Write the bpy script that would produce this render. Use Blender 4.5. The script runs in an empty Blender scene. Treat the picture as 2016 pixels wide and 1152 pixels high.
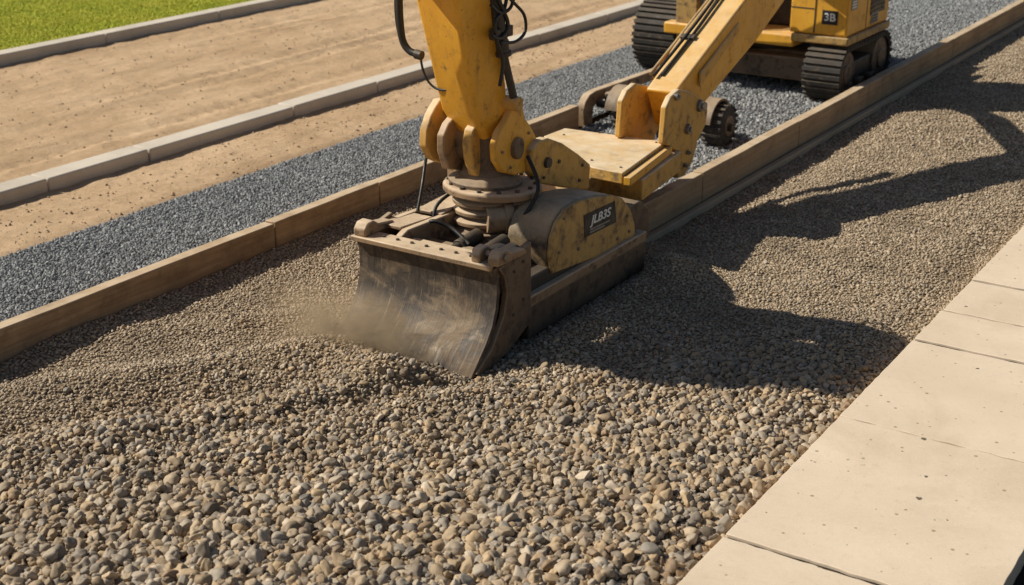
import bpy, bmesh, math, random
from mathutils import Vector, Matrix, noise
random.seed(7)
scene = bpy.context.scene
COL = scene.collection
R = math.radians

# ------------------------------------------------------------------ camera
H = 4.0; F = 2700.0
yaw = R(33.2); pit = R(21.2)
fh = Vector((-math.sin(yaw), math.cos(yaw), 0)); rt = Vector((math.cos(yaw), math.sin(yaw), 0))
fwd = fh*math.cos(pit) + Vector((0, 0, -math.sin(pit))); up = fh*math.sin(pit) + Vector((0, 0, math.cos(pit)))
CAM = Vector((0, 0, H))
def ray(px, py): return fwd*F + rt*(px-1008) + up*(576-py)
def hz(px, py, z=0.0):
    d = ray(px, py); return CAM + d*((z-H)/d.z)
def hx(px, py, x):
    d = ray(px, py); return CAM + d*(x/d.x)
def hy(px, py, y):
    d = ray(px, py); return CAM + d*(y/d.y)
def inview(p, m=1.3):
    q = p - CAM; dz = q.dot(fwd)
    if dz < 1: return False
    return abs(q.dot(rt)/dz*F) < 1008*m and abs(q.dot(up)/dz*F) < 576*m
cd = bpy.data.cameras.new('camera'); cam = bpy.data.objects.new('camera', cd); COL.objects.link(cam)
cd.sensor_width = 36; cd.lens = F/2016*36; cd.clip_end = 2000; cd.clip_start = .1
m = Matrix((rt, up, -fwd)).transposed().to_4x4(); m.translation = CAM; cam.matrix_world = m
cd.dof.use_dof = True; cd.dof.focus_distance = 9.6; cd.dof.aperture_fstop = 2.0
scene.camera = cam

# ------------------------------------------------------------------ light
L = Vector((1.12, .48, -1.0)).normalized()
sd = bpy.data.lights.new('sun', 'SUN'); so = bpy.data.objects.new('sun', sd); COL.objects.link(so)
sd.energy = 5.0; sd.angle = R(.55); sd.color = (1, .94, .82)
so.rotation_euler = L.to_track_quat('-Z', 'Y').to_euler(); so.location = (-20, -5, 20)
w = bpy.data.worlds.new('World'); scene.world = w; w.use_nodes = True
nt = w.node_tree; nt.nodes.clear()
sk = nt.nodes.new('ShaderNodeTexSky'); sk.sky_type = 'NISHITA'; sk.sun_disc = False
sk.sun_elevation = math.asin(-L.z); sk.sun_rotation = math.atan2(-L.x, -L.y) % (2*math.pi)
bg = nt.nodes.new('ShaderNodeBackground'); bg.inputs[1].default_value = .052
wo = nt.nodes.new('ShaderNodeOutputWorld'); nt.links.new(sk.outputs[0], bg.inputs[0]); nt.links.new(bg.outputs[0], wo.inputs[0])
scene.view_settings.view_transform = 'Standard'; scene.view_settings.look = 'None'; scene.view_settings.exposure = 0

# ------------------------------------------------------------------ material helpers
class NT:
    def __init__(s, name):
        s.m = bpy.data.materials.new(name); s.m.use_nodes = True; s.t = s.m.node_tree
        s.b = s.t.nodes['Principled BSDF']; s.out = s.t.nodes['Material Output']
    def n(s, typ, **k):
        x = s.t.nodes.new(typ)
        for a, v in k.items(): setattr(x, a, v)
        return x
    def l(s, a, b): s.t.links.new(a, b)
    def noise(s, vec, scale, detail=5, rough=.55, dist=0):
        x = s.n('ShaderNodeTexNoise'); x.inputs['Scale'].default_value = scale; x.inputs['Detail'].default_value = detail
        x.inputs['Roughness'].default_value = rough; x.inputs['Distortion'].default_value = dist
        if vec is not None: s.l(vec, x.inputs['Vector'])
        return x.outputs['Fac']
    def mapping(s, vec, scale):
        x = s.n('ShaderNodeMapping'); x.inputs['Scale'].default_value = scale; s.l(vec, x.inputs['Vector']); return x.outputs[0]
    def rng(s, v, a, b, c=0, d=1):
        x = s.n('ShaderNodeMapRange'); x.inputs[1].default_value = a; x.inputs[2].default_value = b
        x.inputs[3].default_value = c; x.inputs[4].default_value = d; s.l(v, x.inputs[0]); return x.outputs[0]
    def math(s, op, a, b=None):
        x = s.n('ShaderNodeMath', operation=op)
        for i, v in enumerate((a, b)):
            if v is None: continue
            if isinstance(v, (int, float)): x.inputs[i].default_value = v
            else: s.l(v, x.inputs[i])
        return x.outputs[0]
    def mix(s, f, a, b, bt='MIX'):
        x = s.n('ShaderNodeMix', data_type='RGBA', blend_type=bt)
        for i, v in ((0, f), (6, a), (7, b)):
            if isinstance(v, (int, float)): x.inputs[i].default_value = v
            elif isinstance(v, tuple): x.inputs[i].default_value = (*v, 1)
            else: s.l(v, x.inputs[i])
        return x.outputs[2]
    def ramp(s, v, stops, interp='LINEAR'):
        x = s.n('ShaderNodeValToRGB'); e = x.color_ramp; e.interpolation = interp
        while len(e.elements) < len(stops): e.elements.new(.5)
        for el, (p, c) in zip(e.elements, stops): el.position = p; el.color = (*c, 1)
        s.l(v, x.inputs[0]); return x.outputs[0]
    def bump(s, h, strength, dist=.01, prev=None):
        x = s.n('ShaderNodeBump'); x.inputs['Strength'].default_value = strength; x.inputs['Distance'].default_value = dist
        s.l(h, x.inputs['Height'])
        if prev is not None: s.l(prev, x.inputs['Normal'])
        return x.outputs[0]
    def fin(s, col, rough=.8, nrm=None, spec=.3, metal=0):
        if isinstance(col, tuple): s.b.inputs['Base Color'].default_value = (*col, 1)
        else: s.l(col, s.b.inputs['Base Color'])
        if isinstance(rough, (int, float)): s.b.inputs['Roughness'].default_value = rough
        else: s.l(rough, s.b.inputs['Roughness'])
        s.b.inputs['Specular IOR Level'].default_value = spec; s.b.inputs['Metallic'].default_value = metal
        if nrm is not None: s.l(nrm, s.b.inputs['Normal'])
        return s.m
    def obj(s): return s.n('ShaderNodeTexCoord').outputs['Object']

def worn(name, a, b, dirt, patch=.6, dust=.5, dustc=(.42, .32, .2), rough=.5, edge=None, metal=0, edgef=.8, streak=.4, chips=0, grease=0):
    s = NT(name); o = s.obj()
    c = s.mix(s.rng(s.noise(o, 2.2, 6), .3, .7), a, b)
    n2 = s.noise(o, 8, 10, .7)
    pf = s.rng(n2, patch-.02, patch+.1)
    c = s.mix(pf, c, dirt)
    st = s.rng(s.noise(s.mapping(o, (22, 22, 2.2)), 1, 6, .65), .54, .75, 0, streak)
    c = s.mix(st, c, dirt)
    if grease:
        gr_ = s.rng(s.noise(o, 3.3, 8, .68, .6), .54, .66, 0, grease)
        c = s.mix(gr_, c, (.05, .036, .024))
    if chips:
        ch = s.rng(s.noise(o, 42, 5, .7), .64, .68, 0, chips)
        c = s.mix(ch, c, (.09, .052, .03))
        sc = s.rng(s.noise(s.mapping(o, (6, 70, 40)), 1, 4, .7), .66, .71, 0, chips*.6)
        c = s.mix(sc, c, (.5, .4, .24))
    g = s.n('ShaderNodeNewGeometry')
    if edge:
        bv = s.n('ShaderNodeBevel', samples=4); bv.inputs[0].default_value = .018
        d = s.n('ShaderNodeVectorMath', operation='DOT_PRODUCT'); s.l(bv.outputs[0], d.inputs[0]); s.l(g.outputs['True Normal'], d.inputs[1])
        ef = s.rng(d.outputs['Value'], .985, .86)
        ef = s.math('MULTIPLY', ef, s.rng(s.noise(o, 16, 6, .7), .34, .54, 0, edgef))
        c = s.mix(ef, c, edge)
    if dust > 0:
        sx = s.n('ShaderNodeSeparateXYZ'); s.l(g.outputs['Normal'], sx.inputs[0])
        df = s.math('MULTIPLY', s.rng(sx.outputs[2], .2, .9), s.rng(s.noise(o, 4.5, 8, .65), .3, .65, .35*dust, dust))
        c = s.mix(df, c, dustc)
    bmp = s.bump(n2, .14, .01); bmp = s.bump(s.noise(o, 60, 4), .14, .004, bmp)
    return s.fin(c, s.rng(n2, .35, .7, rough-.08, min(1, rough+.3)), bmp, .4, metal)

M = {}
M['yellow'] = worn('yellow_paint', (.82, .435, .045), (.68, .33, .032), (.24, .13, .055), .6, .65, (.86, .66, .4), .34, (.2, .13, .07), edgef=.95, chips=.85, streak=.5, grease=.15)
M['yellow_dusty'] = worn('dusty_yellow_paint', (.68, .39, .08), (.53, .3, .075), (.25, .155, .075), .55, .95, (.86, .7, .48), .5, (.2, .14, .085), chips=.8, streak=.55, grease=.5)
M['yellow_grimy'] = worn('grimy_yellow_paint', (.52, .325, .1), (.4, .25, .085), (.2, .13, .07), .53, .55, (.58, .45, .28), .5, (.14, .1, .06), streak=.7, chips=.9, grease=.75)
M['tan_steel'] = worn('dusty_tan_steel', (.38, .245, .135), (.26, .17, .098), (.1, .07, .048), .53, .95, (.74, .58, .4), .56, (.48, .365, .235), chips=.6, grease=.55)
M['brown_steel'] = worn('brown_steel', (.18, .12, .07), (.12, .082, .055), (.055, .04, .03), .53, .7, (.56, .43, .29), .48, (.35, .255, .16), chips=.6, grease=.6)
M['dark_steel'] = worn('dark_steel', (.055, .05, .046), (.038, .035, .033), (.11, .08, .055), .56, .35, (.36, .28, .19), .42, (.16, .13, .1), .3)
M['housing_steel'] = worn('worn_housing_paint', (.26, .18, .09), (.17, .125, .075), (.07, .053, .038), .5, .8, (.66, .53, .36), .46, (.44, .33, .2), 0, chips=.8, grease=.8)
M['rubber'] = worn('dusty_rubber', (.032, .03, .028), (.024, .023, .022), (.11, .083, .056), .55, .4, (.26, .2, .14), .7, (.085, .073, .06))
M['black'] = worn('black_hose', (.014, .014, .014), (.02, .02, .02), (.05, .04, .03), .66, .1, (.2, .16, .11), .4, None)
M['decal_black'] = worn('decal_black', (.016, .016, .018), (.02, .02, .022), (.05, .045, .04), .7, 0, rough=.45, streak=.1)
M['decal_white'] = worn('decal_white', (.8, .8, .78), (.72, .72, .7), (.25, .21, .16), .7, 0, rough=.4, streak=.2)
M['decal_grey'] = worn('decal_grey', (.3, .28, .25), (.24, .22, .19), (.12, .1, .08), .62, 0, rough=.5)
M['chrome'] = worn('pin_steel', (.3, .28, .26), (.22, .2, .19), (.1, .075, .05), .58, .3, rough=.3, metal=.7)

def blade_mat():
    s = NT('blade_steel'); o = s.obj()
    st = s.noise(s.mapping(o, (30, 2, 1.5)), 1, 8, .6)
    c = s.mix(s.rng(st, .35, .7), (.075, .058, .045), (.04, .034, .03))
    n2 = s.noise(o, 5, 10, .72, .6)
    c = s.mix(s.rng(n2, .48, .64, 0, .85), c, (.18, .125, .077))
    n3 = s.noise(o, 2.4, 9, .68, 1.2)
    c = s.mix(s.rng(n3, .5, .64, 0, .6), c, (.32, .235, .15))
    sc = s.noise(s.mapping(o, (3, 40, 40)), 1, 6, .7)
    c = s.mix(s.rng(sc, .6, .72, 0, .6), c, (.035, .029, .025))
    s2 = s.noise(s.mapping(o, (60, 5, 3)), 1, 5, .7)
    c = s.mix(s.rng(s2, .6, .68, 0, .5), c, (.4, .31, .21))
    return s.fin(c, s.rng(n2, .3, .7, .38, .85), s.bump(s.math('ADD', st, n2), .4, .012), .4, .2)
M['blade'] = blade_mat()

def timber_mat():
    s = NT('weathered_timber'); o = s.obj()
    g = s.noise(s.mapping(o, (26, 1.1, 26)), 1, 8, .62, .6)
    c = s.ramp(g, [(.28, (.29, .185, .1)), (.5, (.43, .285, .16)), (.72, (.55, .385, .23))])
    oi = s.n('ShaderNodeObjectInfo')
    c = s.mix(s.rng(oi.outputs['Random'], 0, 1, 0, .3), c, (.3, .21, .13))
    b = s.noise(o, 2.1, 8, .7)
    c = s.mix(s.rng(b, .48, .68, 0, .7), c, (.19, .13, .08))
    b2 = s.noise(o, 9, 8, .75)
    c = s.mix(s.rng(b2, .55, .7, 0, .5), c, (.13, .09, .055))
    ge = s.n('ShaderNodeNewGeometry'); sn = s.n('ShaderNodeSeparateXYZ'); s.l(ge.outputs['Normal'], sn.inputs[0])
    c = s.mix(s.math('MULTIPLY', s.rng(sn.outputs[2], .3, .9), s.rng(s.noise(o, 5, 7), .3, .6, .3, .9)), c, (.64, .5, .34))
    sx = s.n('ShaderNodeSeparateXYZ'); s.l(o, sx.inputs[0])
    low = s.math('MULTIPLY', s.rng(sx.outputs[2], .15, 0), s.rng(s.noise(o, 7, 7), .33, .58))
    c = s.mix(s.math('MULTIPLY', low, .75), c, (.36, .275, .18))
    return s.fin(c, .82, s.bump(g, .4, .008), .2)
M['timber'] = timber_mat()

def concrete_mat(name, a, b, stain, pit=True):
    s = NT(name); o = s.n('ShaderNodeNewGeometry').outputs['Position']
    c = s.mix(s.rng(s.noise(o, 1.3, 6, .6), .3, .7), a, b)
    c = s.mix(s.rng(s.noise(o, .8, 8, .7, .5), .5, .72, 0, .65), c, stain)
    f = s.noise(o, 160, 3)
    c = s.mix(s.rng(f, .3, .7, .0, .28), c, tuple(x*.5 for x in a))
    f2 = s.noise(o, 22, 8, .75)
    c = s.mix(s.rng(f2, .54, .72, 0, .45), c, tuple(x*.6 for x in a))
    bm = s.bump(f, .12, .003)
    if pit:
        v = s.n('ShaderNodeTexVoronoi'); v.inputs['Scale'].default_value = 5.0; v.inputs['Randomness'].default_value = 1; s.l(o, v.inputs['Vector'])
        r = s.n('ShaderNodeSeparateColor'); s.l(v.outputs['Color'], r.inputs[0])
        rad = s.rng(r.outputs[0], .15, 1, -.02, .105)
        nd = s.math('ADD', v.outputs['Distance'], s.rng(s.noise(o, 70, 2), .3, .7, -.025, .025))
        pf = s.math('MULTIPLY', s.math('LESS_THAN', nd, rad), .88)
        c = s.mix(pf, c, (.09, .07, .05))
        v2 = s.n('ShaderNodeTexVoronoi'); v2.inputs['Scale'].default_value = 15; s.l(o, v2.inputs['Vector'])
        r2 = s.n('ShaderNodeSeparateColor'); s.l(v2.outputs['Color'], r2.inputs[0])
        p2 = s.math('LESS_THAN', v2.outputs['Distance'], s.rng(r2.outputs[1], .35, 1, -.02, .18))
        c = s.mix(s.math('MULTIPLY', p2, .65), c, (.2, .15, .1))
        bm = s.bump(s.math('SUBTRACT', 1, pf), .6, .008, bm)
    return s.fin(c, .85, bm, .2)
M['pave'] = concrete_mat('pavement_concrete', (.84, .69, .52), (.72, .575, .425), (.6, .455, .315))
M['kerb'] = concrete_mat('kerb_concrete', (.76, .67, .55), (.63, .56, .46), (.48, .4, .31), False)
M['footing'] = concrete_mat('footing_concrete', (.56, .43, .29), (.46, .355, .245), (.35, .265, .18), False)
s = NT('dark_soil'); M['soil'] = s.fin((.04, .03, .022), .95, None, .05)

def sand_mat(name='sand', a=(.69, .49, .305), b=(.55, .375, .22)):
    s = NT(name); o = s.n('ShaderNodeNewGeometry').outputs['Position']
    c = s.mix(s.rng(s.noise(o, .5, 9, .7, .4), .38, .62), a, b)
    pa = s.noise(s.mapping(o, (1.0, .3, 1)), 1.1, 10, .74, .3)
    c = s.mix(s.rng(pa, .48, .64, 0, .55), c, (.41, .265, .15))
    st = s.noise(s.mapping(o, (2.2, .2, 1)), 1, 10, .76, .8)
    c = s.mix(s.rng(st, .53, .66, 0, .5), c, (.33, .21, .115))
    f = s.noise(o, 14, 10, .82)
    c = s.mix(s.rng(f, .53, .66, 0, .55), c, (.3, .195, .11))
    c = s.mix(s.rng(f, .46, .34, 0, .4), c, (.8, .6, .4))
    bm = s.bump(st, .4, .03); bm = s.bump(f, .9, .025, bm)
    return s.fin(c, .95, bm, .1)
M['sand'] = sand_mat()

def bed_mat(name, stops, sc=55):
    s = NT(name); o = s.n('ShaderNodeNewGeometry').outputs['Position']
    v = s.n('ShaderNodeTexVoronoi'); v.inputs['Scale'].default_value = sc; s.l(o, v.inputs['Vector'])
    r = s.n('ShaderNodeSeparateColor'); s.l(v.outputs['Color'], r.inputs[0])
    c = s.ramp(r.outputs[0], stops)
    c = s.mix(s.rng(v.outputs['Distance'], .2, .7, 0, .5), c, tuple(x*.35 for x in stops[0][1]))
    bm = s.bump(v.outputs['Distance'], -.9, .012); bm = s.bump(s.noise(o, 120, 4), .4, .004, bm)
    return s.fin(c, .92, bm, .15)
M['brown_bed'] = bed_mat('brown_gravel_bed', [(0, (.19, .137, .085)), (.5, (.31, .228, .145)), (1, (.42, .315, .205))])
M['grey_bed'] = bed_mat('grey_gravel_bed', [(0, (.115, .115, .112)), (.5, (.21, .21, .205)), (1, (.32, .315, .3))], 40)

def stone_mat(name, stops, speck=.35, tint=(.42, .315, .2), tf=.25):
    s = NT(name)
    oi = s.n('ShaderNodeObjectInfo')
    c = s.ramp(oi.outputs['Random'], stops)
    p = s.n('ShaderNodeNewGeometry').outputs['Position']
    big = s.noise(p, .8, 4)
    c = s.mix(s.rng(big, .35, .65, .05, .05+tf), c, tint)
    dk = s.noise(p, 1.6, 5, .6)
    c = s.mix(s.rng(dk, .48, .68, 0, .32), c, (.14, .105, .07))
    n = s.noise(p, 70, 6, .7)
    c = s.mix(s.rng(n, .35, .7, 0, speck), c, s.mix(.5, c, (.08, .06, .045)))
    return s.fin(c, .66, s.bump(n, .22, .004), .4)
PEB = [(0, (.1, .082, .064)), (.08, (.36, .255, .15)), (.17, (.48, .345, .2)), (.25, (.2, .16, .118)), (.34, (.38, .33, .27)), (.43, (.56, .42, .265)), (.51, (.33, .255, .175)),
       (.6, (.58, .41, .23)), (.68, (.28, .18, .102)), (.76, (.265, .24, .205)), (.84, (.43, .36, .275)), (.93, (.7, .57, .42)), (1, (.17, .155, .135))]
M['pebble'] = stone_mat('pebble_stone', PEB)
M['fine'] = stone_mat('fine_gravel_stone', [(0, (.27, .205, .137)), (.3, (.52, .4, .265)), (.55, (.39, .305, .21)), (.8, (.68, .535, .37)), (1, (.43, .37, .29))])
M['clod'] = stone_mat('sand_clod', [(0, (.42, .28, .16)), (.5, (.55, .38, .22)), (1, (.4, .3, .2))])
def crushed():
    s = NT('crushed_grey_stone'); oi = s.n('ShaderNodeObjectInfo')
    c = s.ramp(oi.outputs['Random'], [(0, (.165, .17, .172)), (.3, (.25, .257, .26)), (.6, (.34, .346, .345)), (.85, (.45, .45, .44)), (1, (.2, .205, .207))])
    return s.fin(c, .75, None, .3)
M['crushed'] = crushed()
def grassm(name, stops):
    s = NT(name); oi = s.n('ShaderNodeObjectInfo'); c = s.ramp(oi.outputs['Random'], stops)
    p = s.n('ShaderNodeNewGeometry').outputs['Position']
    c = s.mix(s.rng(s.noise(p, .9, 6, .65), .38, .62, 0, .8), c, (.58, .53, .07))
    c = s.mix(s.rng(s.noise(p, 3, 5, .65), .5, .7, 0, .5), c, (.2, .27, .025))
    return s.fin(c, .6, None, .2)
M['grass'] = grassm('grass_blade', [(0, (.33, .38, .025)), (.5, (.46, .5, .035)), (1, (.58, .58, .07))])
s = NT('lawn_soil'); o = s.n('ShaderNodeNewGeometry').outputs['Position']
M['lawn'] = s.fin(s.mix(s.rng(s.noise(o, 6, 6), .3, .7), (.2, .24, .02), (.36, .39, .035)), .9, None, .1)

# ------------------------------------------------------------------ mesh helpers
class MB:
    def __init__(s): s.bm = bmesh.new()
    def face(s, vs):
        try: s.bm.faces.new(vs)
        except ValueError: pass
    def box(s, lo, hi, rot=None):
        lo = Vector(lo); hi = Vector(hi); c = (lo+hi)/2; h = (hi-lo)/2
        vs = []
        for sx, sy, sz in ((-1,-1,-1),(1,-1,-1),(1,1,-1),(-1,1,-1),(-1,-1,1),(1,-1,1),(1,1,1),(-1,1,1)):
            v = Vector((sx*h.x, sy*h.y, sz*h.z))
            if rot is not None: v = rot @ v
            vs.append(s.bm.verts.new(c+v))
        for f in ((0,3,2,1),(4,5,6,7),(0,1,5,4),(1,2,6,5),(2,3,7,6),(3,0,4,7)): s.face([vs[i] for i in f])
        return s
    def loft(s, rings):
        rr = [[s.bm.verts.new(p) for p in r] for r in rings]
        n = len(rr[0])
        for a, b in zip(rr, rr[1:]):
            for i in range(n): s.face([a[i], a[(i+1) % n], b[(i+1) % n], b[i]])
        s.face(rr[0][::-1]); s.face(rr[-1])
        return s
    def prism(s, poly, vec):
        vec = Vector(vec); poly = [Vector(p) for p in poly]
        return s.loft([poly, [p+vec for p in poly]])
    def cyl(s, p0, p1, r0, r1=None, n=28):
        p0 = Vector(p0); p1 = Vector(p1); r1 = r0 if r1 is None else r1
        z = (p1-p0).normalized(); x = z.orthogonal().normalized(); y = z.cross(x)
        f = lambda c, r: [c + x*r*math.cos(2*math.pi*i/n) + y*r*math.sin(2*math.pi*i/n) for i in range(n)]
        return s.loft([f(p0, r0), f(p1, r1)])
    def lathe(s, c, prof, n=40, sx=1, sy=1):
        c = Vector(c)
        return s.loft([[c + Vector((r*sx*math.cos(2*math.pi*i/n), r*sy*math.sin(2*math.pi*i/n), z)) for i in range(n)] for r, z in prof])
    def tube(s, pts, r, n=10, sub=6):
        pts = [Vector(p) for p in pts]; P = []
        for i in range(len(pts)-1):
            a = pts[max(i-1, 0)]; b = pts[i]; c = pts[i+1]; d = pts[min(i+2, len(pts)-1)]
            for k in range(sub):
                t = k/sub
                P.append(.5*((2*b)+(c-a)*t+(2*a-5*b+4*c-d)*t*t+(3*b-a-3*c+d)*t**3))
        P.append(pts[-1]); rings = []; ref = None
        for i, p in enumerate(P):
            z = (P[min(i+1, len(P)-1)]-P[max(i-1, 0)]).normalized()
            x = z.orthogonal().normalized() if ref is None else (ref - z*ref.dot(z)).normalized()
            ref = x; y = z.cross(x)
            rings.append([p + x*r*math.cos(2*math.pi*j/n) + y*r*math.sin(2*math.pi*j/n) for j in range(n)])
        return s.loft(rings)
    def build(s, name, mat, parent=None, bevel=.008, seg=2, ang=38, root=None):
        off = Vector((0, 0, 0))
        if parent is not None:
            q = parent
            while q.parent: q = q.parent
            off = q.location
        bmesh.ops.recalc_face_normals(s.bm, faces=s.bm.faces[:])
        bmesh.ops.translate(s.bm, verts=s.bm.verts[:], vec=-off)
        me = bpy.data.meshes.new(name); s.bm.to_mesh(me); s.bm.free()
        me.materials.append(M[mat])
        for p in me.polygons: p.use_smooth = True
        me.set_sharp_from_angle(angle=R(ang))
        ob = bpy.data.objects.new(name, me); COL.objects.link(ob); ob.parent = parent
        if bevel:
            b = ob.modifiers.new('bevel', 'BEVEL'); b.width = bevel; b.segments = seg; b.limit_method = 'ANGLE'; b.angle_limit = R(35)
        return ob
def tag(o, label=None, cat=None, group=None, kind=None):
    if label: o['label'] = label
    if cat: o['category'] = cat
    if group: o['group'] = group
    if kind: o['kind'] = kind
    return o
def thing(name, loc, label, cat, group=None):
    o = bpy.data.objects.new(name, None); o.empty_display_size = .2; COL.objects.link(o); o.location = loc
    bpy.context.view_layer.update()
    return tag(o, label, cat, group)

def text_part(name, body, size, origin, right, upv, mat, parent, shear=0, wide=1.0, bold=.02):
    cu = bpy.data.curves.new('txt', 'FONT'); cu.body = body; cu.size = size; cu.extrude = .0015; cu.align_x = 'CENTER'; cu.align_y = 'CENTER'; cu.shear = shear; cu.offset = size*bold
    t = bpy.data.objects.new('txt', cu); COL.objects.link(t); bpy.context.view_layer.update()
    me = bpy.data.meshes.new_from_object(t.evaluated_get(bpy.context.evaluated_depsgraph_get()))
    bpy.data.objects.remove(t); bpy.data.curves.remove(cu)
    q = parent
    while q.parent: q = q.parent
    right = Vector(right); upv = Vector(upv); nn = right.cross(upv)
    mm = Matrix((right*wide, upv, nn)).transposed().to_4x4(); mm.translation = Vector(origin) - q.location
    me.transform(mm); me.materials.clear(); me.materials.append(M[mat]); me.name = name
    ob = bpy.data.objects.new(name, me); COL.objects.link(ob); ob.parent = parent
    return ob

# ------------------------------------------------------------------ ground surfaces
def nz(x, y, s=1.0, o=0.0): return noise.noise(Vector((x*s, y*s, o)))
def seg_d(x, y, a, b):
    ax, ay = a; bx, by = b; dx, dy = bx-ax, by-ay
    t = max(0, min(1, ((x-ax)*dx+(y-ay)*dy)/(dx*dx+dy*dy)))
    return math.hypot(x-ax-t*dx, y-ay-t*dy), t
def sstep(a, b, v):
    t = max(0, min(1, (v-a)/(b-a))); return t*t*(3-2*t)
def hgt(x, y):
    wx = x + .08*nz(x, y, 1.6, 21); wy = y + .08*nz(x, y, 1.6, 27)
    z = .02*nz(x, y, 1.1) + .016*nz(x, y, 3.1, 4) + .008*nz(x, y, 9, 8)
    z += .15*math.exp(-((wx+5.55)/.55)**2-((wy-6.74)/.25)**2)
    d, t = seg_d(wx, wy, (-5.3, 6.7), (-6.9, 4.2)); z += .075*(1-.35*t)*math.exp(-(d/.2)**2)
    d, t = seg_d(wx, wy, (-6.05, 6.9), (-7.8, 4.6)); z += .085*(1-.35*t)*math.exp(-(d/.2)**2)
    d, t = seg_d(wx, wy, (-5.8, 6.5), (-7.3, 4.3)); z -= .04*math.exp(-(d/.15)**2)
    d, t = seg_d(wx, wy, (-5.0, 6.8), (-5.95, 5.2)); z -= .06*(1-t)*math.exp(-(d/.13)**2)
    d, t = seg_d(wx, wy, (-4.85, 6.75), (-5.9, 4.9)); z += .045*(1-.5*t)*math.exp(-(d/.16)**2)
    d, t = seg_d(wx, wy, (-6.75, 7.3), (-7.85, 5.9)); z += .035*(1-.4*t)*math.exp(-(d/.17)**2)
    z += .05*math.exp(-((x+7.9)/.25)**2)
    z += .07*math.exp(-((x+4.72)/.22)**2)*sstep(7.2, 7.9, y)*sstep(10.2, 9.4, y)
    z += .10*math.exp(-((x+4.85)/.25)**2-((y-9.75)/.3)**2)
    z -= .045*sstep(-3.0, -2.65, x)
    if y > 9.9 and x > -5.5: z -= .07*sstep(-4.6, -5.2, x)*sstep(9.9, 10.6, y)
    if -6.3 < x < -4.9 and y > 7.25: z = min(z, .0)
    return z
def sheet(name, x0, x1, y0, y1, st, zf, mat):
    nx = max(1, round((x1-x0)/st)); ny = max(1, round((y1-y0)/st))
    vs = [(x0+(x1-x0)*i/nx, y0+(y1-y0)*j/ny) for j in range(ny+1) for i in range(nx+1)]
    me = bpy.data.meshes.new(name)
    me.from_pydata([(x, y, zf(x, y)) for x, y in vs], [], [(j*(nx+1)+i, j*(nx+1)+i+1, (j+1)*(nx+1)+i+1, (j+1)*(nx+1)+i) for j in range(ny) for i in range(nx)])
    me.materials.append(M[mat])
    for p in me.polygons: p.use_smooth = True
    o = bpy.data.objects.new(name, me); COL.objects.link(o); o['kind'] = 'structure'
    return o
sheet('ground', -400, 400, -400, 400, 800, lambda x, y: -.14, 'sand')
def rut(x, y):
    z = .014*nz(x*1.6, y*.15, 1, 3) + .016*nz(x, y, .8, 5) + .014*nz(x, y, 3.3, 9) + .01*nz(x, y, 9, 12)
    for xc in (-15.6, -15.2, -13.7, -13.25, -12.1):
        xr = xc+.2*nz(0, y, .22, xc); am = max(0, .6+1.3*nz(x, y, .35, 31+xc))
        z -= .034*am*math.exp(-((x-xr)/.12)**2)*(1+.3*math.sin(y*28+x*9)); z += .016*am*math.exp(-((x-xr-.2)/.07)**2)
    return z
sheet('sand_road', -16.52, -11.24, 4, 40, .05, rut, 'sand')
sstrip = lambda x, y: .012+rut(x, y) - .05*sstep(-9.9, -9.65, x)
sheet('sand_strip', -11.02, -9.45, 4, 40, .05, sstrip, 'sand')
ggz = lambda x, y: .016 + .012*nz(x, y, 1.5, 2) + .006*nz(x, y, 5, 6) - .1*sstep(-9.7, -9.88, x)
sheet('gravel_track', -9.95, -7.99, 3, 40, .07, ggz, 'grey_bed')
ggz2 = lambda x, y: .0 + .012*nz(x, y, 1.5, 2)
sheet('gravel_lane', -7.87, -5.57, 10.3, 60, .15, ggz2, 'grey_bed')
sheet('gravel_bed', -7.875, -2.55, 3, 10.3, .033, hgt, 'brown_bed')
sheet('gravel_verge', -5.45, -2.55, 10.3, 45, .06, hgt, 'brown_bed')
sheet('lawn', -60, -16.72, -10, 80, 1, lambda x, y: .06, 'lawn')

# pavement of slabs
mb = MB()
ys = [1.2, 2.7, 4.3, 6.07, 7.82, 9.32, 10.0, 10.78, 11.95, 13.3, 14.8, 16.4, 18, 20, 22, 24, 26, 28]
for i in range(len(ys)-1):
    g = .0135; dz = random.uniform(-.006, .006); x0 = -2.59+random.uniform(-.006, .006); x1 = -1.18+random.uniform(-.006, .006)
    n = 22; a_ = ys[i]+g; b_ = ys[i+1]-g
    poly = []
    for k in range(n+1): poly.append((x0+(x1-x0)*k/n, a_+random.uniform(-.007, .007)*(0 < k < n)))
    for k in range(1, n): poly.append((x1+random.uniform(-.002, .002), a_+(b_-a_)*k/n))
    for k in range(n+1): poly.append((x1-(x1-x0)*k/n, b_+random.uniform(-.007, .007)*(0 < k < n)))
    for k in range(1, n): poly.append((x0+random.uniform(-.003, .003), b_-(b_-a_)*k/n))
    mb.prism([(x, y, -.12) for x, y in poly], (0, 0, .182+dz))
tag(mb.build('pavement', 'pave', None, .004), kind='structure')
sheet('joint_filler', -2.57, -1.2, 1.3, 27.9, .7, lambda x, y: .046, 'soil')
sheet('verge_soil', -1.19, 2, 1, 30, .7, lambda x, y: -.06, 'soil')
mb = MB(); y = 2
while y < 40:
    mb.box((-16.78, y+.006, -.1), (-16.5, y+2.4-.006, .15+random.uniform(-.005, .005))); y += 2.4
tag(mb.build('kerb', 'kerb', None, .02), kind='structure')
mb = MB(); mb.box((-5.43, 10.35, -.1), (-5.36, 45, .0))
tag(mb.build('footing', 'footing', None, .01), kind='structure')

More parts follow.
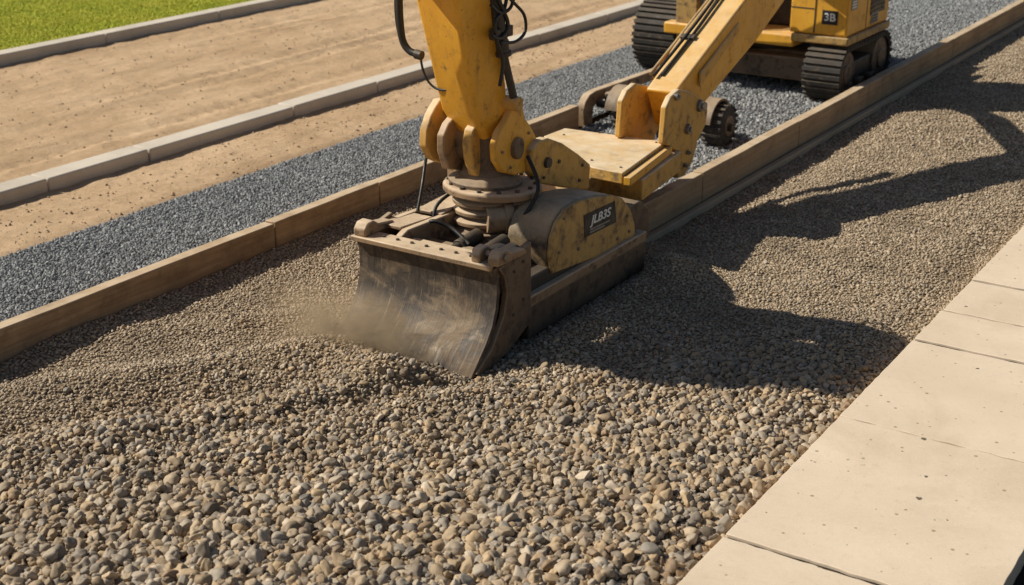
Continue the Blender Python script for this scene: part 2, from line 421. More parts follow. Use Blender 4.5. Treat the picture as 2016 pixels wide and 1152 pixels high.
# kerb stones
jy = [4.2] + [hz(*p, .13).y for p in ((86, 352), (268, 290), (540, 205), (710, 158), (865, 110))]
while jy[-1] < 21: jy.append(jy[-1]+2.1)
kl = ['pale concrete kerb stone at the left edge of the photo, leftmost of the middle row',
      'short pale kerb stone, second from the left in the middle kerb row',
      'long pale kerb stone, third from the left in the middle kerb row',
      'pale kerb stone, fourth from the left, its end left of the upright arm',
      'pale kerb stone just left of the upright yellow arm and the hanging hose',
      'pale kerb stone partly hidden behind the upright yellow arm',
      'pale kerb stone just right of the upright arm in the middle row',
      'pale kerb stone at the far end of the middle row beside the crawler track']
for i in range(len(jy)-1):
    mb = MB(); dz = random.uniform(-.006, .006); dx = random.uniform(-.008, .008)
    mb.box((-11.28+dx, jy[i]+.007, -.1), (-11.0+dx, jy[i+1]-.007, .145+dz))
    tag(mb.build('kerb_stone', 'kerb', None, .022, 3), kl[min(i, 7)], 'kerb stone', 'kerb stones of the middle kerb row')

# timber boards
def board(x0, x1, y0, y1, zt, label):
    mb = MB(); n = 10; rings = []
    for k in range(n+1):
        y = y0+(y1-y0)*k/n; w_ = .008*nz(x0, y, .9); t_ = .006*nz(x0, y, 1.7, 4)
        rings.append([Vector((x0+w_, y, -.13)), Vector((x1+w_, y, -.13)), Vector((x1+w_, y, zt+t_)), Vector((x0+w_, y, zt+t_))])
    mb.loft(rings)
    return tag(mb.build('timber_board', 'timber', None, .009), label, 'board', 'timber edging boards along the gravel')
LB = [(2.5, 8.29, .275, 'long brown timber edging board nearest the camera at the left edge of the photo'),
      (8.305, 9.74, .285, 'short brown timber edging board, second along the left row, left of the blade machine'),
      (9.755, 13.45, .28, 'brown timber edging board of the left row running behind the upright yellow arm')]
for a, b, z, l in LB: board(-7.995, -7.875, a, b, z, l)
RB = [(10.38, 11.70, .28, 'short brown timber board of the right row butting the blade machine'),
      (11.715, 14.15, .285, 'brown timber board of the right row, second from the blade machine'),
      (14.165, 16.88, .28, 'brown timber board of the right row beside the near end of the crawler track'),
      (16.895, 19.9, .285, 'brown timber board of the right row just beyond the crawler track'),
      (19.915, 23.0, .28, 'brown timber board of the right row next to the farthest one in view'),
      (23.015, 27.5, .285, 'farthest brown timber board of the right row at the top right corner')]
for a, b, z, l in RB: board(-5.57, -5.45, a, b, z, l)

# ------------------------------------------------------------------ scatter (stuff)
def scatter(name, pts, mat, shape, label, cat, variants=6, sub=2, amp=.35, freq=1.6, flat=False, squash=(1, .78, .58)):
    me = bpy.data.meshes.new(name)
    me.from_pydata([p[0] for p in pts], [], [])
    a = me.attributes.new('sc', 'FLOAT_VECTOR', 'POINT'); a.data.foreach_set('vector', [c for p in pts for c in p[1]])
    a = me.attributes.new('rot', 'FLOAT_VECTOR', 'POINT'); a.data.foreach_set('vector', [c for p in pts for c in p[2]])
    me.materials.append(M[mat])
    ob = bpy.data.objects.new(name, me); COL.objects.link(ob); tag(ob, label, cat, None, 'stuff')
    ng = bpy.data.node_groups.new(name, 'GeometryNodeTree')
    ng.interface.new_socket('Geometry', in_out='INPUT', socket_type='NodeSocketGeometry'); ng.interface.new_socket('Geometry', in_out='OUTPUT', socket_type='NodeSocketGeometry')
    N = ng.nodes.new; Lk = ng.links.new
    gi = N('NodeGroupInput'); go = N('NodeGroupOutput'); iop = N('GeometryNodeInstanceOnPoints'); jn = N('GeometryNodeJoinGeometry')
    for v in range(variants):
        if shape == 'stone':
            ic = N('GeometryNodeMeshIcoSphere'); ic.inputs['Radius'].default_value = .5; ic.inputs['Subdivisions'].default_value = sub
            sp = N('GeometryNodeSetPosition'); pos = N('GeometryNodeInputPosition')
            ad = N('ShaderNodeVectorMath'); ad.operation = 'ADD'; ad.inputs[1].default_value = (v*3.7, v*1.9+1, v*2.3)
            no = N('ShaderNodeTexNoise'); no.inputs['Scale'].default_value = freq; no.inputs['Detail'].default_value = 1.5
            sb = N('ShaderNodeVectorMath'); sb.operation = 'SUBTRACT'; sb.inputs[1].default_value = (.5, .5, .5)
            sc = N('ShaderNodeVectorMath'); sc.operation = 'SCALE'; sc.inputs['Scale'].default_value = amp*2
            Lk(pos.outputs[0], ad.inputs[0]); Lk(ad.outputs[0], no.inputs['Vector']); Lk(no.outputs['Color'], sb.inputs[0]); Lk(sb.outputs[0], sc.inputs[0])
            Lk(ic.outputs[0], sp.inputs['Geometry']); Lk(sc.outputs[0], sp.inputs['Offset']); src = sp.outputs[0]
            tr = N('GeometryNodeTransform'); tr.inputs['Scale'].default_value = squash; Lk(src, tr.inputs['Geometry']); src = tr.outputs[0]
        else:
            ic = N('GeometryNodeMeshCone'); ic.inputs['Vertices'].default_value = 3; ic.inputs['Radius Bottom'].default_value = .13; ic.inputs['Depth'].default_value = 1.0
            src = ic.outputs[0]
        ss = N('GeometryNodeSetShadeSmooth'); Lk(src, ss.inputs['Geometry']); ss.inputs['Shade Smooth'].default_value = not flat
        sm = N('GeometryNodeSetMaterial'); sm.inputs['Material'].default_value = M[mat]; Lk(ss.outputs[0], sm.inputs['Geometry'])
        gt = N('GeometryNodeGeometryToInstance'); Lk(sm.outputs[0], gt.inputs[0]); Lk(gt.outputs[0], jn.inputs[0])
    Lk(gi.outputs[0], iop.inputs['Points']); Lk(jn.outputs[0], iop.inputs['Instance']); iop.inputs['Pick Instance'].default_value = True
    s_ = N('GeometryNodeInputNamedAttribute'); s_.data_type = 'FLOAT_VECTOR'; s_.inputs['Name'].default_value = 'sc'; Lk(s_.outputs[0], iop.inputs['Scale'])
    r_ = N('GeometryNodeInputNamedAttribute'); r_.data_type = 'FLOAT_VECTOR'; r_.inputs['Name'].default_value = 'rot'
    er = N('FunctionNodeEulerToRotation'); Lk(r_.outputs[0], er.inputs[0]); Lk(er.outputs[0], iop.inputs['Rotation'])
    Lk(iop.outputs[0], go.inputs[0])
    md = ob.modifiers.new('scatter', 'NODES'); md.node_group = ng
    return ob
rd = random.random; ru = random.uniform
def stone(x, y, z, s, tilt=.6):
    return ((x, y, z), (s*ru(.8, 1.25), s*ru(.8, 1.2), s*ru(.75, 1.2)), (ru(-tilt, tilt), ru(-tilt, tilt), ru(0, 6.28)))
def grid(x0, x1, y0, y1, st):
    ny = int((y1-y0)/st); nx = int((x1-x0)/st)
    for j in range(ny):
        for i in range(nx):
            yield x0+(i+rd())*st, y0+(j+rd())*st
def under(x, y): return -6.1 < x < -5.05 and 7.5 < y < 9.6
def wbig(x, y):
    d = math.hypot(x, y) + .45*nz(x, y, .9, 11) + .3*nz(x, y, 2.5, 13)
    d += 1.3*sstep(-6.3, -7.5, x) - .5*sstep(-4.8, -3.4, x)
    return 1-sstep(6.7, 10.3, d)
peb = []; fine = []
for x, y in grid(-7.86, -2.63, 3.6, 11.0, .038):
    p = Vector((x, y, 0))
    if under(x, y) or not inview(p): continue
    wv = wbig(x, y)
    if rd() < min(1, .1+wv*1.2):
        nf = 1+.2*sstep(7.8, 6.2, math.hypot(x, y))
        s = random.choice((.034, .042, .05, .058, .068, .08))*ru(.88, 1.12)*(.44+.56*wv)*nf
        if rd() < .02: s *= 1.3
        peb.append(stone(x, y, hgt(x, y)+s*ru(.05, .38), s, .9))
for x, y in grid(-7.86, -2.6, 3.6, 11.0, .0235):
    if under(x, y) or not inview(Vector((x, y, 0)), 1.2): continue
    wv = wbig(x, y)
    if rd() < wv*.45: continue
    s = ru(.014, .031)*(1+.35*wv)
    fine.append(stone(x, y, hgt(x, y)+s*ru(0, .35), s))
for x, y in grid(-5.34, -2.6, 11.0, 15, .024):
    if inview(Vector((x, y, 0)), 1.15):
        s = ru(.015, .029)*(1.6 if rd() < .08 else 1); fine.append(stone(x, y, hgt(x, y)+s*ru(0, .35), s))
for x, y in grid(-5.34, -2.6, 15, 30, .033):
    if inview(Vector((x, y, 0)), 1.12): s = ru(.021, .036); fine.append(stone(x, y, hgt(x, y)+s*ru(0, .35), s))
scatter('pebbles', peb, 'pebble', 'stone', 'loose rounded brown and grey pebbles covering the foreground in front of the blade', 'pebbles', 10, 3, .33, 1.7, False, (1, .8, .62))
scatter('fine_gravel', fine, 'fine', 'stone', 'fine tan gravel spread between the timber boards and the pavement', 'gravel', 5, 2, .3, 1.6)
cr = []
for x, y in grid(-9.95, -8.0, 4, 27, .024):
    if x < -9.76+.04*nz(x, y, 1.2, 3)+.012*nz(x, y, 7, 5): continue
    if not inview(Vector((x, y, 0)), 1.1): continue
    s = ru(.02, .035); cr.append(stone(x, y, max(ggz(x, y), .004)+s*ru(.1, .4), s, 1.5))
for x, y in grid(-7.86, -5.59, 10.3, 40, .04):
    if not inview(Vector((x, y, 0)), 1.1): continue
    s = ru(.028, .05); cr.append(stone(x, y, ggz2(x, y)+s*ru(0, .35), s, 1.5))
scatter('crushed_stone', cr, 'crushed', 'stone', 'blue grey crushed stone laid along the left timber boards and under the excavator', 'crushed stone', 5, 2, .38, 2.0, True, (1, .8, .65))
gr = []
for x, y in grid(-23, -16.78, 9, 22, .03):
    if not inview(Vector((x, y, 0)), 1.1): continue
    h_ = ru(.035, .07); w_ = ru(.05, .09)
    gr.append(((x, y, .06+h_*.35), (w_, w_*.5, h_), (ru(-.8, .8), ru(-.8, .8), ru(0, 6.28))))
scatter('grass', gr, 'grass', 'blade', 'bright green mown grass beyond the kerb in the top left corner', 'grass', 1)
cl = []
for k in range(5000):
    st_ = rd() < .6; x = ru(-16.4, -11.35) if st_ else ru(-10.95, -9.8); y = ru(7, 24); s = .01+.03*rd()**4
    if inview(Vector((x, y, 0)), 1.1): cl.append(stone(x, y, (rut(x, y) if st_ else sstrip(x, y))+s*.1, s, 1))
scatter('sand_clods', cl, 'clod', 'stone', 'small tan clods and grit scattered over the sand strips', 'clods', 4, 2, .3, 1.8)

# ------------------------------------------------------------------ blade machine
bmx = thing('grading_machine', (-5.6, 8.4, 0), 'dusty yellow blade machine with an upright arm, pushing up gravel with its curved steel blade', 'grader')
BX0, BX1 = -6.2, -4.97
prof = [(7.04, -.05), (7.10, .03), (7.18, .11), (7.27, .2), (7.345, .3), (7.39, .42), (7.405, .53), (7.40, .63), (7.375, .72)]
def offp(pr, t):
    out = []
    for i in range(len(pr)):
        a = Vector(pr[max(i-1, 0)]); b = Vector(pr[min(i+1, len(pr)-1)]); d = (b-a).normalized()
        out.append((pr[i][0]+d.y*t, pr[i][1]-d.x*t))
    return out
pb = offp(prof, .035)
loop = [(y, z) for y, z in prof] + pb[::-1]
mb = MB(); mb.prism([(BX0, y, z) for y, z in loop], (BX1-BX0, 0, 0)); blade = mb.build('blade', 'blade', bmx, .004)
mb = MB(); mb.box((BX0, 7.03, -.06), (BX1, 7.075, .01)); mb.build('cutting_edge', 'dark_steel', blade, .004)
chk = [hx(px, py, -4.95) for px, py in ((984, 530), (1046, 476), (1046, 632), (1003, 690), (950, 742), (938, 738), (968, 690), (992, 625), (999, 575), (995, 548))]
mb = MB(); mb.prism(chk, (-.045, 0, 0)); epl = mb.build('end_plate', 'brown_steel', bmx, .006)
for px, py in ((1012, 535), (1030, 515), (1030, 590), (1010, 620)):
    p = hx(px, py, -4.95); mb = MB(); mb.cyl(p-Vector((.003, 0, 0)), p+Vector((.012, 0, 0)), .014, .012, 6); mb.build('plate_bolt', 'dark_steel', epl, 0)
mb = MB(); mb.prism([v+Vector((-1.25, 0, 0)) for v in chk], (-.04, 0, 0)); mb.build('end_plate', 'brown_steel', bmx, .006)
mb = MB(); mb.box((BX0-.03, 7.345, .705), (-4.99, 7.53, .745)); mb.box((BX0-.03, 7.43, .62), (-5.0, 7.5, .72)); rim = mb.build('blade_rim', 'tan_steel', bmx, .008)
for k in range(7):
    x = -6.0+.13*k; mb = MB(); mb.cyl((x, 7.45, .744), (x, 7.45, .757), .015, .013, 6); mb.build('rim_bolt', 'dark_steel', rim, 0)
for xa, xb in ((-6.21, -6.1), (-5.16, -5.09), (-5.02, -4.93)):
    mb = MB(); c = [(7.36, .745), (7.36, .80), (7.40, .845), (7.47, .85), (7.53, .81), (7.70, .79), (7.74, .74)]
    mb.prism([(xa, y, z) for y, z in c], (xb-xa, 0, 0)); mb.build('hinge_lug', 'tan_steel', bmx, .012)
mb = MB(); mb.cyl((-5.19, 7.44, .80), (-4.91, 7.44, .80), .022); mb.build('hinge_pin', 'chrome', bmx, .004)
mb = MB(); mb.box((-5.09, 7.5, .75), (-5.02, 7.75, .79)); mb.build('lug_plate', 'tan_steel', bmx)
mb = MB(); mb.box((-6.15, 7.5, .12), (-5.02, 9.55, .48)); mb.build('chassis', 'dark_steel', bmx, .015)
mb = MB(); mb.box((-5.98, 7.60, .62), (-5.12, 7.70, .69)); mb.box((-5.98, 7.60, .48), (-5.9, 7.70, .65)); mb.box((-5.25, 7.60, .48), (-5.17, 7.70, .65)); mb.build('cross_bar', 'tan_steel', bmx)
mb = MB(); mb.box((-5.95, 7.83, .56), (-5.3, 7.90, .63)); mb.build('cross_bar', 'brown_steel', bmx)
for x in (-5.62, -5.38):
    mb = MB(); mb.cyl((x, 7.66, .6), (x, 7.86, .62), .04); mb.cyl((x, 7.86, .62), (x, 8.12, .64), .055); mb.build('blade_ram', 'dark_steel', bmx, .005)
for xa in (-6.21, -5.96):
    c = [(7.54, .5), (7.54, .74), (7.62, .77), (8.2, .75), (8.75, .78), (8.9, .72), (8.95, .5)]
    mb = MB(); mb.prism([(xa, y, z) for y, z in c], (.06, 0, 0)); mb.build('side_rail', 'tan_steel', bmx, .01)
mb = MB(); mb.box((-6.15, 7.62, .735), (-5.97, 8.02, .765), Matrix.Rotation(R(-4), 3, 'X')); mb.build('deck_plate', 'tan_steel', bmx)
mb = MB(); mb.box((-6.14, 8.08, .76), (-5.93, 8.7, .79), Matrix.Rotation(R(5), 3, 'X')); mb.build('deck_plate', 'tan_steel', bmx)
mb = MB(); mb.box((-6.1, 8.0, .47), (-5.25, 9.2, .6)); mb.build('turret_base', 'dark_steel', bmx, .02)
c = []
for k in range(9):
    a = R(180-k*22.5); c.append((8.95+.2*math.cos(a), 1.02+.17*math.sin(a)))
c = [(8.75, .6)] + c + [(9.15, .6), (9.07, .6)] + [(8.95+.13*math.cos(R(k*22.5)), 1.02+.11*math.sin(R(k*22.5))) for k in range(9)] + [(8.83, .6)]
mb = MB(); mb.prism([(-6.36, y, z) for y, z in c], (.1, 0, 0)); mb.build('guard_loop', 'tan_steel', bmx, .01)
# side housing with rounded front
tr = [(1088, 540), (1082, 505), (1086, 468), (1096, 437), (1114, 411), (1142, 395), (1175, 387), (1206, 384), (1226, 390), (1242, 412), (1250, 440), (1252, 476)]
hp = [hx(px, py, -5.0) for px, py in tr]
mb = MB(); mb.prism([p+Vector((-.03, 0, 0)) for p in hp], (-.36, 0, 0)); hs = mb.build('side_housing', 'housing_steel', bmx, .025, 3)
mb = MB(); mb.prism([p for p in hp], (-.03, 0, 0)); pan = mb.build('side_panel', 'yellow_grimy', hs, .012, 3)
for px, py in ((1100, 497), (1138, 490), (1234, 425), (1238, 455), (1110, 430), (1215, 470)):
    p = hx(px, py, -5.0); mb = MB(); mb.cyl(p-Vector((.002, 0, 0)), p+Vector((.012, 0, 0)), .016, .013, 12); mb.build('panel_bolt', 'brown_steel', hs, 0)
q = [hx(px, py, -4.999) for px, py in ((1149, 424), (1210, 396), (1213, 437), (1151, 468))]
mb = MB(); mb.prism(q, (.004, 0, 0)); dec = mb.build('decal', 'decal_black', bmx, 0)
cq = sum(q, Vector())/4; wd = (q[1]-q[0]); ri = wd.normalized(); upv = Vector((1, 0, 0)).cross(ri)
text_part('lettering', 'JLB3S', .098, cq+Vector((.0065, 0, 0))+upv*.022, ri, upv, 'decal_white', dec, .2, 1.35, .022)
for k in range(2):
    mb = MB(); o_ = cq+Vector((.0045, 0, 0))-upv*(.048+.022*k)
    mb.prism([o_-ri*.16-upv*.006, o_+ri*(.15-.08*k)-upv*.006, o_+ri*(.15-.08*k)+upv*.006, o_-ri*.16+upv*.006], (.002, 0, 0)); mb.build('decal_stripe', 'decal_grey', dec, 0)
mb = MB(); mb.box((-5.3, 7.83, .29), (-4.96, 9.62, .37)); mb.build('side_ledge', 'tan_steel', bmx, .01)
mb = MB(); mb.box((-5.3, 7.86, .02), (-4.99, 9.66, .28)); mb.build('skid_rail', 'brown_steel', bmx, .015)
mb = MB(); mb.box((-6.22, 7.6, .02), (-6.06, 9.6, .3)); mb.build('skid_rail', 'brown_steel', bmx, .015)
c = [(9.5, .2), (9.5, .42), (9.62, .56), (9.8, .56), (9.95, .45), (9.98, .2)]
mb = MB(); mb.prism([(-5.5, y, z) for y, z in c], (.38, 0, 0)); mb.build('rear_bracket', 'brown_steel', bmx, .012)
# turret
TC = Vector((-5.75, 8.4, 0))
mb = MB(); mb.lathe(TC, [(.30, .58), (.30, .63), (.24, .635), (.24, .655)]); tu = mb.build('turret_ring', 'brown_steel', bmx, .006)
for z0, r_ in ((.66, .262), (.735, .245), (.81, .25)):
    mb = MB(); mb.lathe(TC, [(r_-.03, z0), (r_, z0+.012), (r_, z0+.042), (r_-.03, z0+.055), (r_-.07, z0+.058), (r_-.07, z0+.075)]); mb.build('turret_ring', 'tan_steel', bmx, .005)
TP = Vector((-5.70, 8.43, 0))
mb = MB(); mb.lathe(TP, [(.36, .90), (.40, .91), (.40, .955), (.38, .97)], 48, 1, .86); tp = mb.build('turret_plate', 'tan_steel', bmx, .008)
mb = MB(); mb.lathe(TP+Vector((-.05, -.02, 0)), [(.3, .971), (.3, 1.0), (.25, 1.02), (.2, 1.04), (.17, 1.12), (.17, 1.36)], 40, 1, .86); mb.build('turret_cap', 'brown_steel', bmx, .006)
for k in range(14):
    a = 2*math.pi*k/14; p = TP+Vector((.35*math.cos(a), .30*math.sin(a), .969)); mb = MB(); mb.cyl(p, p+Vector((0, 0, .018)), .018, .018, 6); mb.build('turret_bolt', 'dark_steel', tp, 0)
mb = MB(); mb.cyl((-5.6, 8.2, .74), (-5.28, 8.5, .74), .1); mb.cyl((-5.5, 8.3, .74), (-5.45, 8.345, .74), .118); mb.build('drive_tube', 'tan_steel', bmx, .006)
for pts, r_ in (([(-5.98, 7.95, .62), (-5.9, 7.9, .76), (-5.75, 7.95, .72), (-5.55, 7.9, .64)], .016), ([(-5.95, 8.0, .6), (-6.0, 8.1, .8), (-5.95, 8.3, .9)], .014),
                ([(-5.42, 8.2, .62), (-5.3, 8.25, .8), (-5.26, 8.4, 1.0), (-5.42, 8.5, 1.2)], .016), ([(-6.1, 8.0, .78), (-6.14, 8.12, .95), (-6.2, 8.25, 1.1), (-6.18, 8.3, 1.3)], .013)):
    mb = MB(); mb.tube(pts, r_); mb.build('deck_hose', 'black', bmx, 0)
def ear(x, thick, tr, name='clevis_plate', mat='yellow_dusty', bev=.014):
    mb = MB(); mb.prism([hx(px, py, x) for px, py in tr], (-thick, 0, 0)); return mb.build(name, mat, bmx, bev, 3)
e1 = ear(-5.52, .06, [(1012, 194), (1022, 196), (1030, 210), (1034, 232), (1044, 246), (1054, 264), (1061, 288), (1057, 316), (1042, 337), (1015, 346), (990, 340), (977, 318), (975, 290), (982, 262), (998, 236), (1008, 214)], mat='yellow')
for px, py in ((1018, 215), (1040, 262), (1046, 312), (1004, 330), (988, 300)):
    p = hx(px, py, -5.52); mb = MB(); mb.cyl(p-Vector((.003, 0, 0)), p+Vector((.014, 0, 0)), .014, .012, 6); mb.build('plate_bolt', 'brown_steel', e1, 0)
ear(-5.70, .085, [(944, 240), (956, 238), (966, 246), (972, 266), (968, 290), (974, 315), (982, 348), (940, 348), (930, 318), (927, 285), (932, 256)])
ear(-5.93, .07, [(896, 230), (908, 228), (918, 238), (920, 258), (914, 284), (918, 312), (914, 336), (884, 334), (874, 300), (874, 268), (884, 244)], mat='tan_steel')
ear(-6.1, .075, [(868, 196), (882, 194), (889, 206), (886, 224), (875, 242), (871, 262), (878, 288), (882, 312), (870, 322), (852, 314), (840, 290), (841, 258), (849, 230), (858, 212)])
pz = hx(1022, 292, -5.5)
mb = MB(); mb.cyl((-5.49, pz.y, pz.z), (-6.2, pz.y-.12, pz.z), .085); mb.build('clevis_pin', 'brown_steel', bmx, .006)
mb = MB(); mb.cyl((-5.60, pz.y-.02, pz.z+.02), (-6.08, pz.y-.12, pz.z+.02), .15); mb.build('knuckle', 'brown_steel', bmx, .03)
for z_, r_ in ((1.5, .05), (1.3, .04)):
    mb = MB(); mb.cyl((-6.19, pz.y-.1, z_), (-6.02, pz.y-.1, z_), r_); mb.build('link_pin', 'chrome', bmx, .004)
# arm
ar = Matrix.Rotation(R(14), 3, 'Z')
def ring(c, wx, wy, ch=.03):
    pts = [(-wx+ch, -wy), (wx-ch, -wy), (wx, -wy+ch), (wx, wy), (-wx, wy), (-wx, -wy+ch)]
    return [Vector(c)+ar.inverted() @ Vector((x, y, 0)) for x, y in pts]
mb = MB(); mb.loft([ring((-5.77, 8.45, 1.26), .13, .09), ring((-5.79, 8.42, 1.36), .175, .13), ring((-5.80, 8.34, 1.54), .2, .17), ring((-5.79, 8.1, 2.42), .245, .19), ring((-5.79, 8.05, 2.6), .245, .19)])
arm = mb.build('arm', 'yellow', bmx, .018, 3)
# added slab, out of view overhead, shaped to shade the gravel beside the machine
slab_xy = [(-7.4, 6.62), (-7.0, 6.36), (-6.75, 6.42), (-5.78, 6.95), (-5.62, 7.5), (-5.62, 8.2), (-6.0, 8.2), (-6.12, 7.66), (-6.7, 7.66), (-7.4, 7.5)]
mb = MB(); mb.prism([(x, y, 2.6) for x, y in slab_xy], (0, 0, .12)); mb.build('added_shade_slab', 'yellow', bmx, .02)
a = hx(1012, 196, -5.5); b = hx(992, 110, -5.5); c_ = hx(976, 0, -5.52); c2 = hx(968, -40, -5.52)
mb = MB(); mb.cyl(b, c2, .048); mb.cyl(b, b+(c_-b)*.08, .06); cy = mb.build('hydraulic_cylinder', 'dark_steel', bmx, .006)
mb = MB(); mb.cyl(a, b, .03); mb.build('piston_rod', 'dark_steel', cy, .003)
mb = MB(); mb.cyl(a+Vector((.05, 0, -.03)), a+Vector((-.08, 0, -.03)), .055); mb.build('rod_eye', 'yellow_dusty', cy, .006)
X = lambda px, py, x=-5.46: hx(px, py, x)
for pts, r_ in (([X(985, -20), X(1012, 6), X(1032, 30), X(1034, 62), X(1015, 82), X(985, 84)], .012), ([X(972, -20), X(988, 15), X(1000, 50), X(985, 75), X(968, 70)], .016),
                ([X(1000, -20), X(992, 20), X(975, 40), X(978, 80), X(990, 120), X(984, 170)], .014), ([X(966, 10), X(985, 25), X(1005, 15), X(1015, -20)], .013)):
    mb = MB(); mb.tube(pts, r_); mb.build('arm_hose', 'black', bmx, 0)
for px, py in ((975, 68), (985, 20), (990, 88), (998, 60)):
    mb = MB(); p = X(px, py, -5.5); mb.box(p-Vector((.035, .035, .04)), p+Vector((.035, .035, .04))); mb.build('valve_block', 'dark_steel', bmx, .01)
Yp = lambda px, py: hy(px, py, 8.15)
mb = MB(); mb.tube([Yp(788, -50), Yp(786, 0), Yp(788, 45), Yp(793, 80), Yp(806, 100), Yp(826, 108)], .028, 12); hh = mb.build('hanging_hose', 'black', bmx, 0)
mb = MB(); mb.tube([Yp(783, -50), Yp(781, 0), Yp(783, 40), Yp(789, 74)], .02, 10); mb.build('hanging_hose', 'black', bmx, 0)
mb = MB(); mb.cyl(Yp(818, 106), Yp(831, 110), .036); mb.build('hose_fitting', 'dark_steel', hh, .004)
mb = MB(); mb.tube([Yp(828, 110), Yp(832, 135), Yp(843, 160), Yp(860, 175), Yp(884, 178)], .009); mb.build('cable', 'black', bmx, 0)
# link to rear coupling
for x in (-5.46, -6.16):
    mb = MB(); mb.prism([hx(px, py, -5.46)+Vector((x+5.46, 0, 0)) for px, py in ((1046, 318), (1050, 294), (1062, 278), (1080, 272), (1108, 282), (1140, 304), (1163, 324), (1160, 374), (1110, 370), (1066, 362), (1049, 342))], (-.09, 0, 0))
    lp = mb.build('link_plate', 'yellow_dusty', bmx, .014, 3)
    if x > -6:
        for px, py, r_, l_ in ((1076, 320, .045, .03), (1100, 318, .018, .012), (1140, 355, .016, .012), (1146, 325, .016, .012), (1070, 350, .014, .012)):
            p = hx(px, py, x); mb = MB(); mb.cyl(p-Vector((.01, 0, 0)), p+Vector((l_, 0, 0)), r_, r_*.88, 16); mb.build('pivot_bolt', 'dark_steel', lp, 0)
mb = MB(); mb.box((-6.1, 9.2, .55), (-5.56, 10.2, .7)); mb.build('link_beam', 'yellow_grimy', bmx, .02)
bp = [hz(px, py, .70) for px, py in ((1158, 338), (1266, 352), (1342, 296), (1330, 284), (1115, 256), (1060, 276))]
mb = MB(); mb.prism([p-Vector((0, 0, .2)) for p in bp], (0, 0, .19)); cb = mb.build('coupling_box', 'yellow_dusty', bmx, .014, 3)
cp = [hz(px, py, .80) for px, py in ((1165, 329), (1226, 341), (1312, 279), (1112, 252), (1070, 268))]
mb = MB(); mb.prism([p-Vector((0, 0, .1)) for p in cp], (0, 0, .1)); cov = mb.build('cover_plate', 'yellow_dusty', bmx, .01, 3)
for px, py in ((1110, 266), (1165, 316), (1222, 330), (1292, 281), (1180, 262)):
    p = hz(px, py, .80); mb = MB(); mb.cyl(p-Vector((0, 0, .01)), p+Vector((0, 0, .008)), .013, .011, 12); mb.build('cover_bolt', 'dark_steel', cov, 0)
ep = [hz(px, py, .80) for px, py in ((1228, 342), (1242, 344), (1324, 281), (1312, 279))]
mb = MB(); mb.prism([p-Vector((0, 0, .1)) for p in ep], (0, 0, .07)); mb.build('coupling_lip', 'yellow', bmx, .006)
mb = MB(); mb.box((-6.0, 10.3, .3), (-5.62, 10.9, .5)); mb.build('coupling_foot', 'brown_steel', bmx, .015)
# rear clevis
rc = [(1310, 240), (1312, 212), (1322, 190), (1338, 176), (1358, 180), (1384, 196), (1394, 216), (1390, 245), (1374, 278), (1364, 318), (1348, 346), (1334, 352), (1338, 300), (1318, 288), (1306, 284)]
for x in (-5.36, -5.80):
    mb = MB(); mb.prism([hx(px, py, -5.36)+Vector((x+5.36, 0, 0)) for px, py in rc], (-.06, 0, 0)); k = mb.build('boom_clevis', 'yellow_dusty', bmx, .014, 3)
    if x > -5.5:
        for px, py, r_ in ((1376, 208, .06), (1330, 190, .035), (1352, 254, .05), (1352, 300, .022), (1346, 325, .022)):
            p = hx(px, py, x); mb = MB(); mb.cyl(p-Vector((.01, 0, 0)), p+Vector((.035, 0, 0)), r_, r_*.9, 24); mb.cyl(p+Vector((.03, 0, 0)), p+Vector((.05, 0, 0)), r_*.5, r_*.45, 6); mb.build('clevis_bolt', 'chrome', k, .004)
p = hx(1376, 208, -5.4)
mb = MB(); mb.cyl((-5.33, p.y, p.z), (-5.9, p.y, p.z), .04); mb.build('boom_pin', 'chrome', bmx, .004)

# ------------------------------------------------------------------ excavator
ex = thing('excavator', (-7.2, 17.2, 0), 'yellow crawler excavator standing behind, its boom reaching down to the blade machine', 'excavator')
def br(cx, y, ztop, zbot, w, ly=0): return [Vector((cx-w, y+ly, zbot)), Vector((cx+w, y+ly, zbot)), Vector((cx+w, y, ztop)), Vector((cx-w, y, ztop))]
rings = [br(-5.60, 11.02, 1.20, .82, .15, .2), br(-5.59, 12.4, 1.86, 1.40, .175, .3), br(-5.58, 13.3, 2.25, 1.82, .17, .3), br(-5.75, 14.0, 2.4, 2.16, .12, .12), br(-6.6, 15.5, 2.42, 2.2, .1, .0), br(-7.1, 16.4, 2.1, 1.85, .12, -.12), br(-7.5, 17.0, 1.5, 1.15, .17, -.3)]
mb = MB(); mb.loft(rings); boom = mb.build('boom', 'yellow', ex, .02, 3)
mb = MB(); mb.prism([(-5.43, y, z) for y, z in ((11.45, 1.18), (12.25, 1.57), (12.25, 1.66), (11.45, 1.3))], (.022, 0, 0)); mb.build('boom_stiffener', 'yellow_dusty', boom, .004)
mb = MB(); p = hx(1388, 60, -5.75); mb.box(p-Vector((.05, .06, .1)), p+Vector((.03, .06, .06)), Matrix.Rotation(R(24), 3, 'X')); mb.build('boom_bracket', 'yellow', boom, .01)
